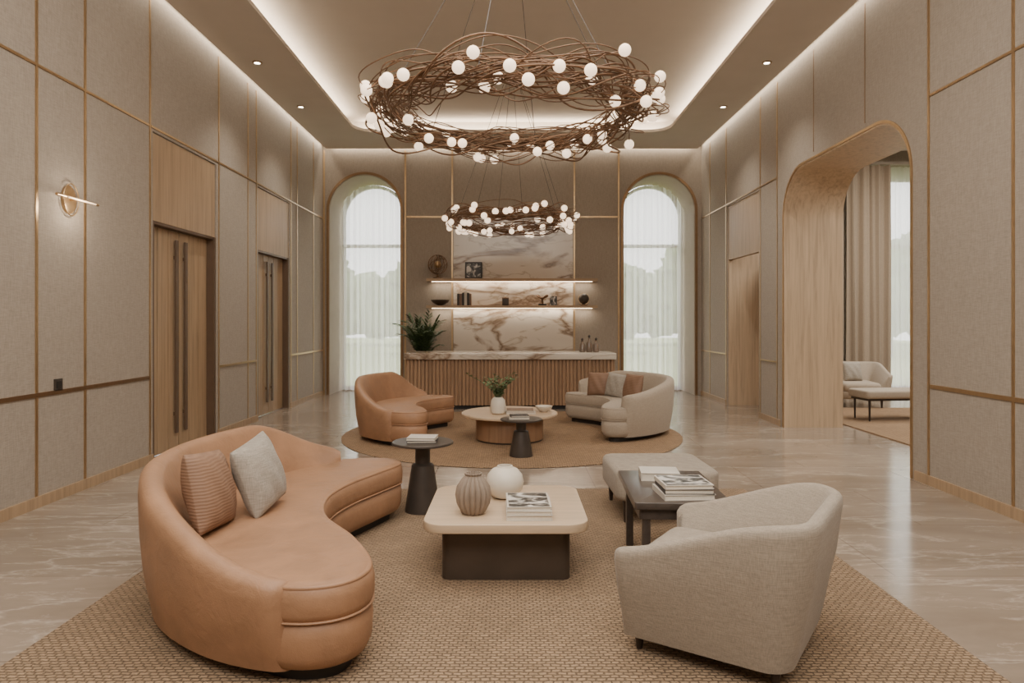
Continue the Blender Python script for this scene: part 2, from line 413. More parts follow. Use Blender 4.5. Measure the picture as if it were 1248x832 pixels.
def door(nm,f,op,label):
    a,b,top,_=op
    T=thing(nm,label,'door',f((a+b)/2,0,0.12),0,kind='structure'); ox,oy,oz=T.location
    def loc(vf): return [(x-ox,y-oy,z-oz) for x,y,z in vf[0]],vf[1]
    s=1 if f is fr else -1
    def pb(d0,d1,u0,u1,z0,z1):
        x0=s*(WX+d0);x1=s*(WX+d1); return bx(min(x0,x1),max(x0,x1),u0,u1,z0,z1)
    mk('overpanel',loc(pb(0.015,0.10,a+0.02,b-0.02,2.56,top-0.01)),'oak',T)
    mk('door_frame',loc(join(pb(0.01,0.16,a+0.002,a+0.05,0,2.56),pb(0.01,0.16,b-0.05,b-0.002,0,2.56),pb(0.02,0.16,a+0.05,b-0.05,2.53,2.56))),'pull',T)
    mid=(a+b)/2
    for u0,u1,hu in ((a+0.05,mid-0.006,mid-0.11),(mid+0.006,b-0.05,mid+0.11)):
        w=(u1-u0); parts=[pb(0.12,0.16,u0,u1,0.01,2.53)]
        n=3
        for i in range(n): parts.append(pb(0.105,0.12,u0+w*i/n+0.006,u0+w*(i+1)/n-0.006,0.02,2.52))
        lf=mk('door_leaf',loc(join(*parts)),'oak',T)
        mk('handle',loc(join(pb(0.065,0.085,hu-0.028,hu+0.028,0.2,2.42),pb(0.08,0.11,hu-0.015,hu+0.015,0.4,0.44),pb(0.08,0.11,hu-0.015,hu+0.015,2.2,2.24))),'pull',lf)
door('door_1',fl,D1,'tall oak double door with long bronze pulls')
door('door_2',fl,D2,'tall oak double door with long bronze pulls')
tag(mk('door_3',bx(4.55,4.6,10.54,12.01,0,2.55),'oak'),'plain oak door at the end of the passage','door',kind='structure')
tag(mk('wall_marble_panel',bx(-1.17,1.22,BY-0.05,BY-0.001,0,3.55),'marble'),'white marble slab panel with brown veins','wall panel',kind='structure')
def window(nm,op,y):
    a,b,top,r=op; T=thing(nm,'arched full-height window with slim frame','window',((a+b)/2,y,0),kind='structure'); cx=(a+b)/2
    w=0.06; o=outl(a+.02,b-.02,top-.02,r-.02,18); i_=outl(a+.02+w,b-.02-w,top-.02-w,r-.02-w,18)
    V=[];F=[]
    for P,Q in zip(o,i_): V+=[(P[0]-cx,0,P[1]),(Q[0]-cx,0,Q[1]),(Q[0]-cx,0.07,Q[1]),(P[0]-cx,0.07,P[1])]
    for i in range(len(o)-1):
        for k in range(4):
            l=(k+1)%4; F.append((i*4+k,i*4+l,(i+1)*4+l,(i+1)*4+k))
    hw=(b-a)/2-.03
    mk('window_frame',join((V,F),bx(-hw,hw,0,0.07,3.06,3.13),bx(-hw,hw,0,0.07,0,0.08)),'frame',T)
    g=[(p[0]-cx,0.035,p[1]) for p in i_]
    mk('glass_pane',(g,[tuple(range(len(g)))]),'glass',T)
window('window_1',A1,14.72);window('window_2',A2,14.72)
def folds(x0,x1,y,z0,ztop,amp,per,n=None,seed=0):
    w=x1-x0; n=n or int(w/per*10); V=[];F=[]
    rows=[0,0.33,0.66,1.0]
    for i in range(n+1):
        x=x0+w*i/n; ph=2*pi*(x-x0)/per+0.8*math.sin(5*(x-x0)+seed)
        for k in rows:
            zt=ztop(x); V.append((x+0.01*math.sin(ph*0.5+k*3),y+amp*math.sin(ph)*(1-0.25*k)+amp*0.4*math.sin(ph*2.3+seed+k),z0+(zt-z0)*k))
    for i in range(n):
        for k in range(3): F.append((i*4+k,(i+1)*4+k,(i+1)*4+k+1,i*4+k+1))
    return V,F
for (a,b,top,r) in (A1,A2):
    c=(a+b)/2; rr=r-0.03
    zt=lambda x,c=c,rr=rr,top=top,r=r: top-r+math.sqrt(max(rr*rr-(x-c)**2,0.0001))-0.02
    o=mk('sheer_curtain',folds(a+0.05,b-0.05,14.5,0.02,zt,0.06,0.14,seed=a),'sheer',sharp=3)
    tag(o,'white sheer voile curtain hanging inside the arched window','curtain',group='sheer window curtains')

# ---------------------------------------------------------------- annex room
tag(mk('wall_annex_back',join(bx(4.6,7.6,14.8,14.9,0,UZ),bx(9.4,10,14.8,14.9,0,UZ),bx(7.6,9.4,14.8,14.9,4.6,UZ)),'wall'),'linen wall of the adjoining lounge','wall',kind='structure')
tag(mk('wall_annex_right',bx(9.9,10.0,3.0,14.8,0,UZ),'wall'),'linen side wall of the adjoining lounge','wall',kind='structure')
tag(mk('wall_annex_front',bx(4.6,10.0,2.9,3.0,0,UZ),'wall'),'linen wall of the adjoining lounge','wall',kind='structure')
tag(mk('ceiling_annex',bx(4.6,10.0,2.9,14.9,UZ,UZ+0.1),'ceil'),'painted ceiling of the adjoining lounge','ceiling',kind='structure')
T=thing('window_3','tall rectangular window with slim frame','window',(8.5,14.82,0),kind='structure')
mk('window_frame',join(bx(-.9,-.82,0,.06,0,4.6),bx(.82,.9,0,.06,0,4.6),bx(-.82,.82,0,.06,3.06,3.13),bx(-.82,.82,0,.06,0,.08),bx(-.82,.82,0,.06,4.5,4.6)),'frame',T)
mk('glass_pane',bx(-.82,.82,.03,.035,.08,4.5),'glass',T)
tag(mk('drape',folds(7.05,7.98,14.35,0.02,lambda x:4.75,0.09,0.22,seed=1),'drape',sharp=3),'heavy taupe floor-length drape beside the window','curtain')
tag(mk('drape',folds(6.2,6.98,14.38,0.02,lambda x:4.75,0.05,0.2,seed=4),'oakl' if False else 'cream',sharp=3),'light beige floor-length drape beside the taupe drape','curtain')
tag(mk('sheer_curtain',folds(7.9,9.6,14.5,0.02,lambda x:4.75,0.03,0.12,seed=2),'sheer',sharp=3),'white sheer curtain beside the taupe drape','curtain',group='sheer window curtains')
tag(mk('curtain_rail',bx(6.1,9.7,14.3,14.55,4.76,4.82),'frame'),'slim curtain rail above the drapes','curtain rail')
tag(mk('annex_rug',xf(rb(3.6,3.7,0,0.015,0.02,0),(6.55,9.75,0)),'rug2'),'woven jute rug in the adjoining lounge','rug')

# ---------------------------------------------------------------- seating builders
def smooth(t): t=max(0,min(1,t)); return t*t*(3-2*t)
def shell(outline,i0,i1,hfun,zb,tb,tt,bulge,insb,zseat,endround=0.05,lean=0.0):
    N=len(outline); V=[];F=[]; cnt=i1-i0+1; K=None
    def nrm(i):
        a=Vector(outline[(i-1)%N]);b=Vector(outline[(i+1)%N]);t=(b-a).normalized(); return Vector((t.y,-t.x))
    for i in range(i0,i1+1):
        p=Vector(outline[i%N]); nn=(nrm(i-1)+nrm(i)*2+nrm(i+1)).normalized()
        u=(i-i0)/(i1-i0); H=hfun(u); de=min(u,1-u)/endround
        e=1.0 if de>=1 else max(0.4,math.sqrt(max(0,1-(1-de)**2)))
        cs=[(-insb,zb),(-insb*0.45,zb+0.12*H),(bulge*0.6,0.35*H+zb*.6),(bulge+lean*.5,0.62*H),(bulge+lean,max(H-tt*0.75,0.66*H))]
        R=tt/2; B=bulge+lean
        for k in range(1,8):
            a=pi*k/8; cs.append((B-R+R*math.cos(a),H-R+R*math.sin(a)))
        cs+=[(B-tt-0.01,H-R*1.2),(-tb,min(zseat,H-R*1.6)),(-tb,zb)]
        cm=B*0.5-tb*0.5
        K=len(cs)
        for d,z in cs:
            dd=cm+(d-cm)*e; q=p+nn*dd; V.append((q.x,q.y,z if de>=1 else z-(1-e)*0.05*(z/H)))
    for i in range(cnt-1):
        for k in range(K):
            l=(k+1)%K; F.append((i*K+k,(i+1)*K+k,(i+1)*K+l,i*K+l))
    F.append(tuple(range(K))); F.append(tuple((cnt-1)*K+k for k in range(K-1,-1,-1)))
    return V,F
KID=[(0.14,-1.10),(-0.02,-0.72),(-0.27,-0.33),(-0.36,0.05),(-0.31,0.40),(-0.17,0.76),(-0.08,1.03),(-0.2,1.21),(-0.5,1.2),(-0.86,0.98),(-1.11,0.58),(-1.21,0.05),(-1.16,-.45),(-.97,-.88),(-.60,-1.21),(-.22,-1.36),(0.05,-1.32)]
def sofa(label,cat,O,rz,mat,sx=1,sy=1,mirror=False,H=0.76,hn=0.50,hf=0.52,group=None,ext=0,far=0,fall=0.38):
    T=thing('curved_sofa',label,cat,(O[0],O[1],O[2]),rz,group=group)
    k=8; ol=catmull([(x*sx,y*sy) for x,y in KID],k)
    i0=8*k+2-far; i1=15*k+2+ext
    def hfun(u):
        h=H
        h-= (H-hf)*(1-smooth(u/0.24)); h-=(H-hn)*smooth((u-(0.98-fall))/fall)
        return h
    inner=offs(ol,0.07); s2=[]; N=len(ol)
    for i,p in enumerate(ol):
        w=smooth(min((i-i0+2)/14.0,(i1+2-i)/14.0)) if i>=i0-2 else 0; q=inner[i]; s2.append((p[0]*(1-w)+q[0]*w,p[1]*(1-w)+q[1]*w))
    def fx(vf):
        if not mirror: return vf
        return [(-x,y,z) for x,y,z in vf[0]],[tuple(reversed(f)) for f in vf[1]]
    mk('plinth',fx(loft(s2,[(0.09,0),(0.09,0.07)])),'black',T)
    mk('seat_base',fx(loft(s2,[(0.05,0.06),(0.025,0.075),(0.005,0.12),(0.0,0.2),(0.008,0.262),(0.02,0.268)])),mat,T,sharp=1.2)
    mk('seat_cushion',fx(loft(s2,[(0.02,0.266),(0.003,0.274),(-0.006,0.30),(-0.006,0.36),(0.002,0.395),(0.016,0.413),(0.035,0.421),(0.06,0.423)])),mat,T,sharp=1.2)
    mk('piping',fx(join(loft(s2,[(0.0,0.265),(-0.006,0.268),(-0.006,0.272),(0.0,0.275)]),loft(s2,[(0.006,0.402),(0.004,0.409),(0.010,0.416),(0.018,0.417)]))),mat,T,sharp=1.2)
    mk('backrest',fx(shell(ol,i0,i1,hfun,0.06,0.24,0.12,0.02,0.03,0.36,0.04,0.012)),mat,T,sharp=1.2)
    return T
sofa('large curved caramel leather sofa with wraparound back on jute rug','sofa',(-0.75,4.1,0.012),0,'leather',hn=0.44,fall=0.42)
sofa('curved cognac leather sofa beside round coffee table','sofa',(-0.93,8.85,0.012),math.radians(-14),'leather2',0.86,0.72,hn=0.44,hf=0.48,ext=-3,fall=0.45,H=0.77)
sofa('curved cream boucle sofa holding three cushions','sofa',(0.97,9.25,0.012),math.radians(18),'cream',0.96,0.78,mirror=True,hn=0.58,hf=0.6,ext=2,far=6,H=0.74)
def pillow(label,loc,rz,tilt,s,mat,th=0.09,roll=0):
    n=16;V=[];F=[]
    for side in (1,-1):
        for i in range(n+1):
            for j in range(n+1):
                u=-1+2*i/n; v=-1+2*j/n
                e=(max(0,1-u*u)**0.5)*(max(0,1-v*v)**0.5)
                pin=1-0.10*(1-v*v)*abs(u)**2; pin2=1-0.10*(1-u*u)*abs(v)**2
                c=1-0.08*(u*u*v*v)
                wr=0.006*math.sin(9*u+5*v)*e
                V.append((u*s/2*pin*c,side*(th*e+0.004)+wr,v*s/2*pin2*c))
    m=(n+1)**2
    for sd in (0,1):
        for i in range(n):
            for j in range(n):
                a=sd*m+i*(n+1)+j; q=(a,a+n+1,a+n+2,a+1); F.append(q if sd==1 else tuple(reversed(q)))
    edge=[(i,0) for i in range(n)]+[(n,j) for j in range(n)]+[(i,n) for i in range(n,0,-1)]+[(0,j) for j in range(n,0,-1)]
    for k in range(len(edge)):
        a=edge[k];b_=edge[(k+1)%len(edge)]; ia=a[0]*(n+1)+a[1]; ib=b_[0]*(n+1)+b_[1]; F.append((ia,ib,m+ib,m+ia))
    from mathutils import Euler
    R=Euler((tilt,0,0)).to_matrix()@Euler((0,roll,0)).to_matrix(); V=[tuple(R@Vector(p)) for p in V]
    o=mk('throw_pillow',(V,F),mat,None,loc,(0,0,rz),sharp=2)
    return tag(o,label,'cushion')
pillow('ribbed brown throw pillow leaning on caramel sofa back',(-1.55,3.50,0.63),math.radians(92),-0.25,0.43,'brownp',0.09,0.12)
pillow('grey linen throw pillow leaning on brown pillow',(-1.42,3.84,0.635),math.radians(84),-0.30,0.43,'linenp',0.09,-0.14)
pillow('brown throw pillow on cream sofa',(1.24,9.72,0.59),math.radians(-20),-0.25,0.36,'brownp',0.07)
pillow('cream linen throw pillow on cream sofa',(1.45,9.50,0.59),math.radians(-45),-0.2,0.36,'linenp',0.07,0.1)
pillow('rust brown throw pillow on cream sofa',(1.64,9.28,0.59),math.radians(-60),-0.25,0.38,'brownp',0.07)

def armchair(label,loc,rz,mat,w=0.80,d=0.80,H=0.69,ha=0.49,name='armchair',lh=0.075):
    T=thing(name,label,'armchair',loc,rz)
    ol=resample(rrect4(d,w,(0.08,0.08,0.15,0.15),10),160)
    st=min(range(160),key=lambda i:(ol[i][0]<d/2-0.01)*10+abs(ol[i][1])); ol=ol[st:]+ol[:st]
    i0=next(i for i in range(160) if ol[i][0]<d/2-0.035 and ol[i][1]>0); i1=159-i0+1
    def hf(u):
        a=1-abs(u-0.5)*2
        t=max(0,min(1,(a-0.02)/0.60))
        return ha+(H-ha)*(0.45*t+0.55*smooth(t))
    zb=lh
    mk('seat_base',loft(rrect4(d-0.10,w-0.14,(0.07,0.07,0.15,0.15),8),[(0.03,zb),(0.0,zb+.02),(0.0,0.27)]),mat,T,sharp=1.2)
    mk('seat_cushion',loft(rrect4(d-0.08,w-0.24,(0.07,0.07,0.12,0.12),8),[(0.02,0.27),(0,0.29),(0,0.37),(0.015,0.40),(0.04,0.415),(0.065,0.42)]),mat,T,sharp=1.2)
    mk('backrest',shell(ol,i0,i1,hf,zb,0.14,0.065,0.01,0.04,0.34,0.03,0.055),mat,T,sharp=1.2)
    for sx,sy in ((1,1),(1,-1),(-1,1),(-1,-1)):
        mk('leg',lathe([(0.014,0),(0.024,zb+0.01)],12),'legwood',T,(sx*d*.37,sy*w*.37,0))
    return T
armchair('greige tweed tub armchair with short dark tapered legs',(0.99,3.18,0.012),math.radians(146),'greige')
armchair('cream upholstered lounge chair near drapes',(6.0,11.9,0.016),math.radians(-100),'cream',0.85,0.8,0.74,0.56,name='lounge_chair',lh=0.14)
pillow('cream throw pillow on lounge chair',(5.98,12.0,0.60),0.1,-0.25,0.36,'linenp',0.07)
T=thing('upholstered_bench','cream upholstered bench with slim dark legs','bench',(5.7,10.25,0.016),0.1)
mk('seat',rb(1.1,0.5,0.33,0.45,0.05,0.03),'cream',T)
mk('rail',rb(1.04,0.44,0.30,0.33,0.03),'legwood',T)
for sx in (-.47,.47):
    for sy in (-.18,.18): mk('leg',lathe([(0.012,0),(0.018,0.3)],10),'legwood',T,(sx,sy,0))
T=thing('ottoman','greige square upholstered ottoman with dark legs','ottoman',(1.14,5.35,0.012),0.03)
mk('seat',rb(0.77,0.76,0.16,0.38,0.10,0.04,8),'greige',T,sharp=1.2)
for sx in (-.31,.31):
    for sy in (-.31,.31): mk('leg',lathe([(0.014,0),(0.026,0.17)],12),'legwood',T,(sx,sy,0))

tag(mk('area_rug',xf(rb(4.25,5.6,0,0.012,0.02),(-0.075,3.23,0)),'rug'),'large woven jute rug under the front seating group','rug')
tag(mk('round_rug',lathe([(2.2,0),(2.21,0.006),(2.19,0.012)],96),'rug2',None,(0.0,9.1,0)),'round braided jute rug under the rear seating group','rug')

T=thing('coffee_table','pale oak coffee table with rounded top and dark plinth','coffee table',(-0.035,4.2,0.012))
mk('tabletop',rb(0.93,0.90,0.312,0.365,0.12,0.006,8),'tabletop',T)
mk('plinth',loft(rrect(0.74,0.58,0.05,6),[(0,0),(0,0.312)]),'plinth',T)
def side_table(label,loc,r,h,rb_,rt):
    T=thing('side_table',label,'side table',loc)
    mk('tabletop',lathe([(r-0.015,h-0.022),(r,h-0.016),(r,h-0.005),(r-0.006,h)],48),'dark',T)
    mk('pedestal',lathe([(rb_,0),(rb_,0.01),(rb_*0.62,h*0.66),(rb_*0.58,h*0.67),(rb_*0.42,h*0.69),(rb_*0.42,h*0.88),(rb_*0.7,h-0.022)],40),'dark',T)
    return T
side_table('dark bronze round pedestal side table beside caramel sofa',(-0.70,5.35,0.012),0.24,0.54,0.138,0.085)
side_table('small dark pedestal side table beside round coffee table',(0.10,7.5,0.012),0.23,0.41,0.13,0.08)
T=thing('round_coffee_table','round pale oak coffee table on walnut drum base','coffee table',(-0.03,8.55,0.012))
mk('tabletop',lathe([(0.58,0.30),(0.6,0.31),(0.6,0.33),(0.59,0.34)],64),'tabletop',T)
mk('drum_base',lathe([(0.42,0.02),(0.42,0.24),(0.40,0.30)],48,0),'terra',T)
mk('drum_band',lathe([(0.41,0.0),(0.41,0.02)],48),'dark',T)
T=thing('square_side_table','dark stained square side table beside armchair','side table',(0.965,4.17,0.012),-0.04)
mk('tabletop',rb(0.54,0.82,0.44,0.48,0.015,0.004),'darkwood',T)
mk('apron',rb(0.48,0.76,0.38,0.44,0.01),'darkwood',T)
for sx in (-1,1):
    for sy in (-1,1): mk('leg',rb(0.045,0.045,0,0.38,0.005),'darkwood',T,(sx*.2,sy*.35,0))

def book(label,loc,w,d,h,rz,cov,top=None,group=None,upright=False):
    T=thing('book',label,'book',loc,rz,group=group)
    t=min(0.004,h*.2)
    vf=join(bx(-w/2,w/2,-d/2,d/2,0,t),bx(-w/2,w/2,-d/2,d/2,h-t,h),bx(-w/2,-w/2+t,-d/2,d/2,t,h-t))
    pg=bx(-w/2+t,w/2-.006,-d/2+.005,d/2-.005,t,h-t)
    if upright:
        up=lambda q:([(z-h/2,x,y+d/2) for x,y,z in q[0]],q[1]); vf=up(vf); pg=up(pg)
    mk('cover',vf,cov,T); mk('pages',pg,'paper',T)
    if top: mk('cover_picture',bx(-w/2+.01,w/2-.01,-d/2+.01,d/2-.01,h,h+.0012),top,T)
    return T
z=0.377
g='books stacked on the oak coffee table'
book('thick off-white art book at bottom of stack',(0.095,3.98,z),0.26,0.33,0.03,0.02,'coverw',group=g)
book('off-white art book in the middle of stack',(0.098,3.975,z+.030),0.255,0.325,0.026,-0.01,'coverw',group=g)
book('art book with black and white photo cover',(0.093,3.98,z+.056),0.25,0.32,0.022,0.03,'coverw','photo',group=g)
g='books stacked on the dark side table'; z=0.492
book('large off-white book on dark side table',(0.99,3.95,z),0.29,0.27,0.032,0.06,'coverw',group=g)
book('large charcoal book on dark side table',(0.995,3.95,z+.032),0.28,0.26,0.028,0.0,'coverd',group=g)
book('off-white book with black and white photo cover',(0.99,3.95,z+.060),0.275,0.255,0.024,0.05,'coverw','photo',group=g)
book('pale book lying on dark side table',(0.94,4.37,z),0.24,0.2,0.05,-0.1,'coverw',group=g)
g='books on the round bronze side table'; z=0.552
book('charcoal book on round side table',(-0.70,5.35,z),0.23,0.19,0.018,0.05,'coverd',group=g)
book('off-white book on round side table',(-0.70,5.35,z+.018),0.22,0.18,0.022,-0.05,'coverw',group=g)
book('off-white book on round coffee table',(0.10,8.45,0.352),0.36,0.26,0.025,0.1,'coverw',group='books on the round coffee table')
book('brown book on round coffee table',(0.10,8.45,0.377),0.33,0.24,0.022,0.0,'coverb',group='books on the round coffee table')
book('off-white book on small pedestal table',(0.08,7.5,0.422),0.22,0.18,0.02,0.0,'coverw')
book('charcoal book on small pedestal table',(0.08,7.5,0.442),0.2,0.17,0.02,0.1,'coverd')
z=0.377
tag(mk('ribbed_vase',lathe([(0.05,0),(0.065,0.01),(0.09,0.06),(0.098,0.11),(0.09,0.16),(0.062,0.205),(0.045,0.222),(0.05,0.235),(0.042,0.236),(0.036,0.215)],160,16,0.16),'taupe',None,(-0.225,3.97,z)),'ribbed taupe ceramic vase on oak coffee table','vase')
tag(mk('round_vase',lathe([(0.05,0),(0.08,0.012),(0.112,0.06),(0.12,0.1),(0.110,0.145),(0.08,0.18),(0.052,0.193),(0.048,0.202),(0.040,0.203),(0.038,0.185),(0.05,0.10),(0.01,0.06)],48),'white',None,(-0.045,4.33,z)),'white spherical ceramic vase on oak coffee table','vase')
tag(mk('bowl',lathe([(0.04,0),(0.05,0.008),(0.1,0.05),(0.108,0.075),(0.102,0.075),(0.06,0.03)],32),'white',None,(0.40,8.55,0.352)),'small white ceramic bowl on round coffee table','bowl')
T=thing('vase_with_sprigs','cream ceramic vase holding green leafy sprigs','plant',(-0.17,8.35,0.352))
mk('vase',lathe([(0.06,0),(0.085,0.02),(0.095,0.1),(0.085,0.17),(0.06,0.2),(0.05,0.21),(0.044,0.2)],32),'white',T)
def leafq(p,d,l,w):
    d=Vector(d).normalized(); s=d.cross(Vector((random.uniform(-.4,.4),random.uniform(-.4,.4),1)))
    if s.length<1e-3: s=Vector((1,0,0))
    s.normalize(); p=Vector(p); nrm=s.cross(d)
    V=[p,p+d*l*.3+s*w*.5+nrm*l*.05,p+d*l*.65+s*w*.42+nrm*l*.04,p+d*l-nrm*l*.12,p+d*l*.65-s*w*.42+nrm*l*.04,p+d*l*.3-s*w*.5+nrm*l*.05]
    return [tuple(v) for v in V],[(0,1,5),(1,2,4,5),(2,3,4)]
parts=[];st=[]
for k in range(20):
    a=random.uniform(0,2*pi); lean=random.uniform(0.1,1.2); ln=random.uniform(0.2,0.38)
    path=[(0.02*math.cos(a)+lean*ln*t*t*math.cos(a),0.02*math.sin(a)+lean*ln*t*t*math.sin(a),0.15+ln*t) for t in [0,.25,.5,.75,1]]
    st.append(tube(path,0.003,5))
    for j in range(9):
        t=0.3+0.7*j/8; q=(path[0][0]+lean*ln*t*t*math.cos(a),path[0][1]+lean*ln*t*t*math.sin(a),0.15+ln*t); b_=random.uniform(0,2*pi)
        parts.append(leafq(q,(math.cos(b_),math.sin(b_),0.5),0.06,0.035))
mk('stem',join(*st),'leaf',T); mk('foliage',join(*parts),'leaf2',T,sharp=3)

# ---------------------------------------------------------------- reception desk
T=thing('reception_desk','walnut fluted reception desk with white marble countertop','reception desk',(-0.03,11.85,0))
x0,x1,y0,y1=-1.745,1.745,-0.36,0.33
o=[]
n=56
for i in range(n):
    for t in (0,0.1,0.2,0.4,0.6,0.8,0.9):
        x=x0+(x1-x0)*(i+t)/n; o.append((x,y0-(0.03 if 0.1<t<0.9 else 0.0)-(0.004 if t in(.4,.6) else 0)))
o.append((x1,y0)); m_=11
for i in range(m_):
    for t in (0,0.15,0.5,0.85):
        y=y0+(y1-y0)*(i+t)/m_; o.append((x1+0.02*math.sin(pi*t),y+0.0001))
o.append((x1,y1)); o.append((x0,y1))
for i in range(m_):
    for t in (0,0.15,0.5,0.85):
        y=y1-(y1-y0)*(i+t)/m_; o.append((x0-0.02*math.sin(pi*t),y-0.0001))
mk('fluted_body',loft(o,[(0,0.07),(0,0.84)]),'walnut',T,sharp=0.5)
mk('kick_base',bx(x0+.03,x1-.03,y0+.04,y1-.04,0,0.07),'black',T)
mk('countertop',xf(rb(3.56,0.86,0.84,0.945,0.03,0.008),(0,-0.015,0)),'marble',T)
for z in (2.27,1.74):
    T=thing('wall_shelf','long slim oak wall shelf with warm underlighting','shelf',(0,13.5,z),group='oak wall shelves')
    mk('board',bx(-1.68,1.68,-0.13,0.145,0,0.05),'oakx',T)
    mk('led_strip',bx(-1.6,1.6,0.10,0.12,-0.008,0.0),'led',T)
T=thing('armillary_globe','brass open-ring globe ornament on oak shelf','ornament',(-1.47,13.5,2.32))
mk('base',lathe([(0.09,0),(0.09,0.015),(0.03,0.03),(0.015,0.09)],24),'bronze',T)
rg=[]
for k in range(7):
    A=Matrix.Rotation(k*pi/7,3,'Z')@Matrix.Rotation(pi/2 if k<5 else 0.4*k,3,'X')
    rg.append(tube([tuple(A@Vector((0.19*math.cos(t),0.19*math.sin(t),0))+Vector((0,0,0.28))) for t in [2*pi*i/40 for i in range(40)]],0.007,5,True))
mk('rings',join(*rg),'bronze',T); mk('core',sph(0.07,16,(0,0,0.28)),'brass',T)
T=thing('framed_photograph','small dark framed photograph standing on oak shelf','picture',(-0.76,13.5,2.322),0)
mk('frame',xf(join(bx(-.17,.17,-.01,.01,0,.03),bx(-.17,.17,-.01,.01,.30,.33),bx(-.17,-.14,-.01,.01,.03,.30),bx(.14,.17,-.01,.01,.03,.30)),(0,0,0),(-0.1,0,0)),'black',T)
mk('picture',xf(bx(-.14,.14,-.004,.004,.03,.30),(0,0,0),(-0.1,0,0)),'photo',T)
tag(mk('ornament_bowl',join(lathe([(0.05,0),(0.06,0.01),(0.15,0.06),(0.19,0.11),(0.18,0.11),(0.1,0.04)],28)),'dark',None,(-1.42,13.5,1.79)),'dark bronze bowl on oak shelf','bowl')
x=-1.08
for i in range(6):
    h=random.uniform(0.22,0.28); t=random.uniform(0.035,0.05)
    c=('coverd','coverb','coverd','coverw','coverd','coverb')[i]
    book({'coverd':'upright charcoal book on oak shelf','coverb':'upright brown book on oak shelf','coverw':'upright off-white book on oak shelf'}[c],(x+t/2,13.5,1.791),0.18,h,t,0,c,group='upright books on the lower shelf',upright=True)
    x+=t+0.006
T=thing('lidded_box','small dark lidded box on oak shelf','box',(-0.13,13.5,1.791))
mk('body',rb(0.13,0.13,0,0.13,0.02,0.004),'dark',T); mk('lid',rb(0.14,0.14,0.13,0.155,0.02,0.004),'bronze',T); mk('knob',sph(0.015,10,(0,0,0.168)),'brass',T)
T=thing('knot_sculpture','dark abstract knot sculpture on oak shelf','sculpture',(0.60,13.5,1.791))
mk('base',bx(-.08,.08,-.05,.05,0,.03),'black',T)
mk('knot',tube([(0.07*math.sin(t)+0.05*math.sin(2*t),0.03*math.sin(3*t),0.14+0.06*math.cos(t)-0.05*math.cos(2*t)) for t in [2*pi*i/60 for i in range(60)]],0.016,8,True),'bronze',T)
tag(mk('picture_card',xf(bx(-.07,.07,-.006,.006,0,.18),(0,0,0),(-.12,0,0)),'photo',None,(0.82,13.5,1.793)),'small black and white photo card on oak shelf','picture')
T=thing('glass_globe_ornament','dark sphere ornament with brass ring on oak shelf','ornament',(1.42,13.5,1.791))
mk('stand',lathe([(0.07,0),(0.07,0.012),(0.03,0.03)],24),'bronze',T); mk('sphere',sph(0.105,24,(0,0,0.13)),'dark',T)
mk('ring',tube([(0.108*math.cos(t),0.02*math.sin(t),0.13+0.108*math.sin(t)) for t in [2*pi*i/40 for i in range(40)]],0.006,5,True),'brass',T)
for i,(x,h) in enumerate(((1.22,0.24),(1.34,0.30),(1.46,0.25))):
    T=thing('glass_decanter','smoked glass decanter on marble countertop','decanter',(x,11.85,0.945),group='decanters on the reception desk')
    mk('vessel',lathe([(0.045,0),(0.055,0.01),(0.055,h*.5),(0.03,h*.66),(0.02,h*.72),(0.02,h*.82),(0.026,h*.84)],24),'smoke',T)
    mk('stopper',sph(0.024,12,(0,0,h*.92)),'dark',T)
T=thing('potted_palm','lush dark green potted palm beside reception desk','plant',(-1.66,12.75,0))
mk('pot',lathe([(0.16,0),(0.2,0.02),(0.24,0.6),(0.24,0.64),(0.22,0.64),(0.21,0.58)],32),'taupe',T)
parts=[];st=[]
for k in range(46):
    a=random.uniform(0,2*pi); ln=random.uniform(0.55,1.1); lean=random.uniform(0.1,0.85)
    pth=[]
    for i in range(9):
        t=i/8; r=lean*ln*0.65*t**1.3; pth.append(Vector((r*math.cos(a),r*math.sin(a),0.6+ln*t*(1.15-0.45*lean*t*t))))
    st.append(tube([tuple(p) for p in pth],[0.006*(1-.6*i/8) for i in range(9)],5))
    for i in range(2,9):
        d=(pth[i]-pth[i-1]).normalized(); s=d.cross(Vector((0,0,1))).normalized()
        for sg in (-1,1):
            for q in (0,0.5):
                base=pth[i-1].lerp(pth[i],q)
                parts.append(leafq(base,d*0.8+s*sg*0.8+Vector((0,0,-0.15)),0.18,0.034))
mk('stem',join(*st),'leaf',T); mk('foliage',join(*parts),'leaf',T,sharp=3)

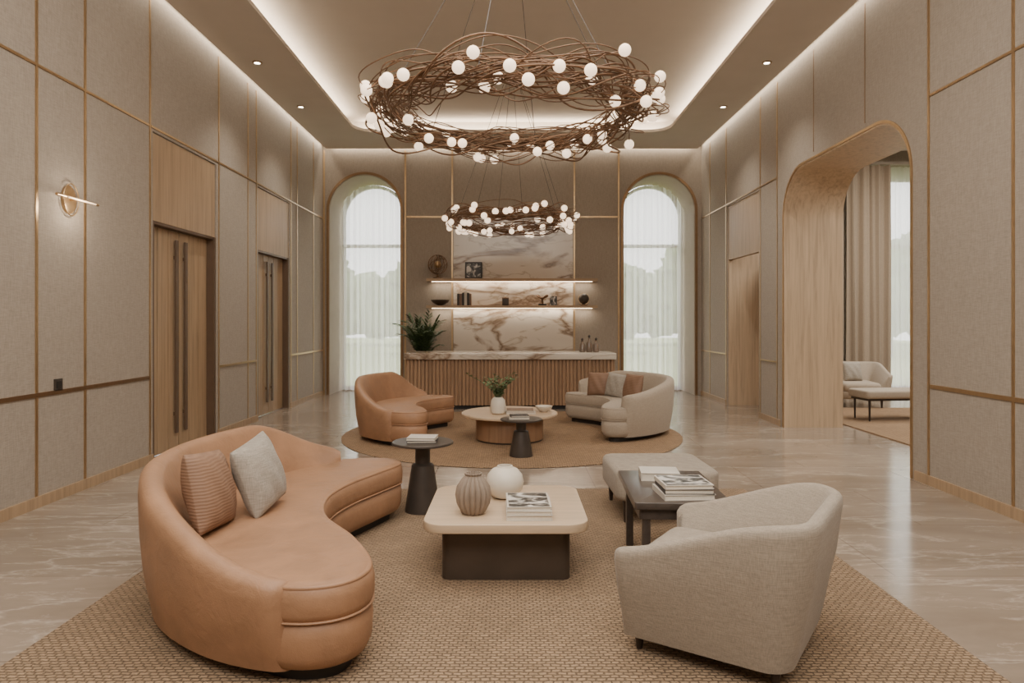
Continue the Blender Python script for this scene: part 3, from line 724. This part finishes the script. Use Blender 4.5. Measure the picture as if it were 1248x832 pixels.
# ---------------------------------------------------------------- chandeliers
def chandelier(label,c,R,tubew,nb,ns,seed,br=0.058,rtop=UZ):
    rnd=random.Random(seed); T=thing('chandelier',label,'chandelier',c)
    S=[]
    for s in range(ns):
        ph=rnd.uniform(0,2*pi); m1=rnd.choice([2,3,4,5]); p2=rnd.uniform(0,2*pi); p3=rnd.uniform(0,2*pi)
        aw=tubew*rnd.uniform(0.4,1.4); ah=tubew*rnd.uniform(0.3,0.85); tilt=rnd.uniform(-0.08,0.08); ta=rnd.uniform(0,2*pi)
        dR=rnd.uniform(-.6,.4)*tubew; dz=rnd.uniform(-.55,.55)*tubew
        pts=[]
        for i in range(150):
            t=2*pi*i/150; rr=R+dR+aw*math.cos(m1*t+ph)+0.3*aw*math.sin((m1+4)*t+p2)
            zz=dz+ah*math.sin(m1*t+ph+0.6)+0.35*ah*math.sin((m1+3)*t+p3)+tilt*R*math.cos(t-ta)
            pts.append((rr*math.cos(t),rr*math.sin(t),zz))
        S.append(tube(pts,0.0052 if s%4 else 0.0085,5,True))
    globes=[]
    for s in range(16):   # stray looping branch ends
        a0=rnd.uniform(0,2*pi); sp=rnd.uniform(0.35,0.8); am=rnd.uniform(1.2,2.0)*tubew; up=rnd.uniform(-1,1)*tubew
        S.append(tube([((R+am*math.sin(pi*i/16))*math.cos(a0+sp*i/16),(R+am*math.sin(pi*i/16))*math.sin(a0+sp*i/16),up*math.sin(pi*i/16)) for i in range(17)],0.0045,5))
    for g_ in range(nb):
        a=2*pi*(g_+rnd.uniform(-.7,.7))/nb
        mode=rnd.choice((0,0,1,2,3))
        if mode in (0,2): rr=R+rnd.uniform(0.8,1.8)*tubew; zz=rnd.uniform(-1.1,1.1)*tubew
        elif mode==1: rr=R+rnd.uniform(-.6,.8)*tubew; zz=-rnd.uniform(0.9,1.3)*tubew
        else: rr=R-rnd.uniform(0.9,1.5)*tubew; zz=rnd.uniform(-1.0,.6)*tubew
        p=Vector((rr*math.cos(a),rr*math.sin(a),zz)); b2=a-0.16
        q=Vector((R*math.cos(b2),R*math.sin(b2),zz*.2)); mid=(p+q)/2+Vector((0,0,0.04))
        S.append(tube([tuple(q),tuple(q.lerp(mid,.7)),tuple(mid),tuple(p.lerp(mid,.3)),tuple(p)],0.005,5)); globes.append(p)
    mk('branch_ring',join(*S),'bronze',T,sharp=2)
    src=None
    for p in globes:
        if src is None: src=mk('glass_globe',sph(br,20),'globe',T,tuple(p),sharp=3)
        else: inst('glass_globe',src,T,tuple(p))
    H=rtop-c[2]
    mk('ceiling_canopy',lathe([(0.16,H-0.05),(0.17,H-0.04),(0.17,H)],32),'bronze',T)
    for k in range(6):
        a=2*pi*k/6+0.3; mk('suspension_cable',tube([(R*math.cos(a),R*math.sin(a),0.0),(0.1*math.cos(a),0.1*math.sin(a),H-0.04)],0.0035,5),'dark',T)
    return T
chandelier('large twisted bronze branch ring chandelier with frosted glass globes',(0.0,6.0,3.32),1.10,0.14,58,38,3,0.046)
chandelier('smaller twisted bronze branch ring chandelier with frosted glass globes',(0.0,10.3,3.0),0.86,0.10,62,26,5,0.045)

T=thing('wall_sconce','brass oval wall sconce with horizontal glowing rod','wall lamp',(-WX,5.84,2.53))
mk('backplate',xf(lathe([(0.12,0),(0.12,0.015),(0.11,0.02)],40),(0,0,0),(0,pi/2,0),(1,0.75,1.1)),'brass',T)
mk('ring',tube([(0.03,0.10*math.cos(t),0.135*math.sin(t)) for t in [2*pi*i/48 for i in range(48)]],0.006,6,True),'brass',T)
mk('arm',tube([(0.01,0,0),(0.09,0,0)],0.012,10),'brass',T)
mk('rod',tube([(0.09,-0.28,0),(0.09,0.28,0)],0.012,10),'brass',T)
mk('light_tube',tube([(0.105,-0.15,-0.004),(0.105,0.22,-0.004)],0.007,10),emis('sconce_glow',(1,0.75,0.5,1),0.8),T)
T=thing('light_switch','dark bronze square light switch on linen wall','light switch',(-WX,5.71,0.91))
mk('plate',bx(0,0.01,-0.05,0.05,0,0.1),'dark',T); mk('rocker',bx(0.01,0.016,-0.025,0.025,0.02,0.08),'black',T)
for sx in (-1,1):
    for y in (9.03,10.9):
        T=thing('ceiling_downlight','small recessed ceiling downlight with brass ring','downlight',(sx*3.37,y,CZ-0.012),group='recessed ceiling downlights')
        mk('ring',lathe([(0.05,0),(0.062,0.002),(0.062,0.012),(0.05,0.012)],24),'brass',T)
        mk('lens',lathe([(0.038,-0.001),(0.038,0.002)],20),'spot',T)

# ---------------------------------------------------------------- outdoors
tag(mk('lawn',bx(-25,30,15.0,60,-0.12,-0.05),'lawn'),'sunlit mown lawn outside the windows','lawn',kind='stuff')
def tree(x,y,h,s,seed):
    rnd=random.Random(seed); T=thing('tree','leafy green garden tree on lawn','tree',(x,y,-0.05),group='garden trees')
    mk('trunk',tube([(0,0,0),(0.0,0,0.1),(0.05,0,h*.3),(0,0.05,h*.7)],[0.18,0.17,0.13,0.08],8),'trunk',T)
    P=[]
    for k in range(16):
        c=(rnd.uniform(-1,1)*s*.8,rnd.uniform(-1,1)*s*.6,h*.6+rnd.uniform(-.4,.5)*s*1.2); r=s*rnd.uniform(.22,.45)
        v,f=sph(r,24,c); v=[tuple(Vector(p)+(Vector(p)-Vector(c)).normalized()*r*0.8*noise.noise(Vector(p)*4.5)) for p in v]; P.append((v,f))
    mk('crown',join(*P),'tree',T)
for k,(x,y,h,s) in enumerate(((-7.6,25,4.2,1.7),(-4.4,31,4.4,1.9),(-10.5,34,5.0,2.2),(7.6,26,4.2,1.8),(4.6,32,4.2,1.9),(11,34,5.0,2.2),(16,29,5,2.2),(21,34,6,2.4))):
    tree(x,y,h,s,k+1)
P=[]
for i in range(60):
    x=-22+i*0.85; c=(x,43+random.uniform(-.6,.6),2.22+random.uniform(-.1,.4)); v,f=sph(1.6,16,c,(1,0.8,1.15)); v=[tuple(Vector(p)+(Vector(p)-Vector(c))*0.35*noise.noise(Vector(p)*2)) for p in v]; P.append((v,f))
mz=min(p[2] for v,f in P for p in v); P=[([(x,y,z-mz-0.049) for x,y,z in v],f) for v,f in P]
tag(mk('hedge',join(*P),'tree'),'clipped green hedge along the lawn','hedge',kind='stuff')

# ---------------------------------------------------------------- lights
W=(1.0,0.86,0.68)
def area(name,loc,rot,sx,sy,p,c=W):
    d=bpy.data.lights.new(name,'AREA'); d.shape='RECTANGLE'; d.size=sx; d.size_y=sy; d.energy=p; d.color=c
    o=bpy.data.objects.new(name,d); COL.objects.link(o); o.location=loc; o.rotation_euler=rot; return o
ZL=CZ+0.07
area('cove_light',(-3.0,5.45,ZL),(0,pi,0),0.05,13.6,88)
area('cove_light',(3.0,5.45,ZL),(0,pi,0),0.05,13.6,88)
area('cove_light',(0,12.58,ZL),(pi,0,0),5.6,0.05,35)
SC=(1.0,0.88,0.72)
area('wall_washer',(-3.745,5.4,CZ+0.10),(0,0,0),0.04,16.4,66,SC)
area('wall_washer',(3.745,5.4,CZ+0.10),(0,0,0),0.04,16.4,66,SC)
area('wall_washer',(0,BY-0.06,CZ+0.10),(0,0,0),7.2,0.04,34,SC)
area('shelf_light',(0,13.58,2.255),(0,0,0),3.2,0.03,10,SC)
area('shelf_light',(0,13.58,1.725),(0,0,0),3.2,0.03,10,SC)
area('unseen_fill',(0,-0.6,4.8),(math.radians(20),0,0),5.0,3.0,370,(1.0,0.95,0.875))  # added fill, no real fixture: brightens the lounge from behind and above camera
area('unseen_fill',(0,3.6,5.12),(0,0,0),4.4,5,300,(1.0,0.94,0.86))  # second added fill, out of view in the tray, lifts the front seating
area('annex_fill',(7.2,9.5,5.0),(0,0,0),3.5,6,470,(1.0,0.95,0.87))  # unseen fill added to brighten the adjoining room, not an actual fixture
for sx in (-1,1):
    for y in (9.03,10.9):
        d=bpy.data.lights.new('downlight_beam','SPOT'); d.energy=150; d.color=(1.0,0.92,0.81); d.spot_size=1.8; d.spot_blend=1.0; d.shadow_soft_size=0.04
        o=bpy.data.objects.new('downlight_beam',d); COL.objects.link(o); o.location=(sx*2.95,y,CZ-0.03)
d=bpy.data.lights.new('sconce_beam','POINT'); d.energy=6; d.color=W; d.shadow_soft_size=0.05
o=bpy.data.objects.new('sconce_beam',d); COL.objects.link(o); o.location=(-3.6,5.84,2.46)
w=bpy.data.worlds.new('daylight'); bpy.context.scene.world=w; w.use_nodes=True
w.node_tree.nodes['Background'].inputs[0].default_value=(1.0,0.99,0.98,1); w.node_tree.nodes['Background'].inputs[1].default_value=4.2
# ---------------------------------------------------------------- camera
cd=bpy.data.cameras.new('camera'); cd.sensor_width=36; cd.lens=24; cd.shift_y=-26/1248; cd.clip_start=0.05; cd.clip_end=200
co=bpy.data.objects.new('camera',cd); COL.objects.link(co); co.location=(0,0,1.5); co.rotation_euler=(pi/2,0,0)
bpy.context.scene.camera=co
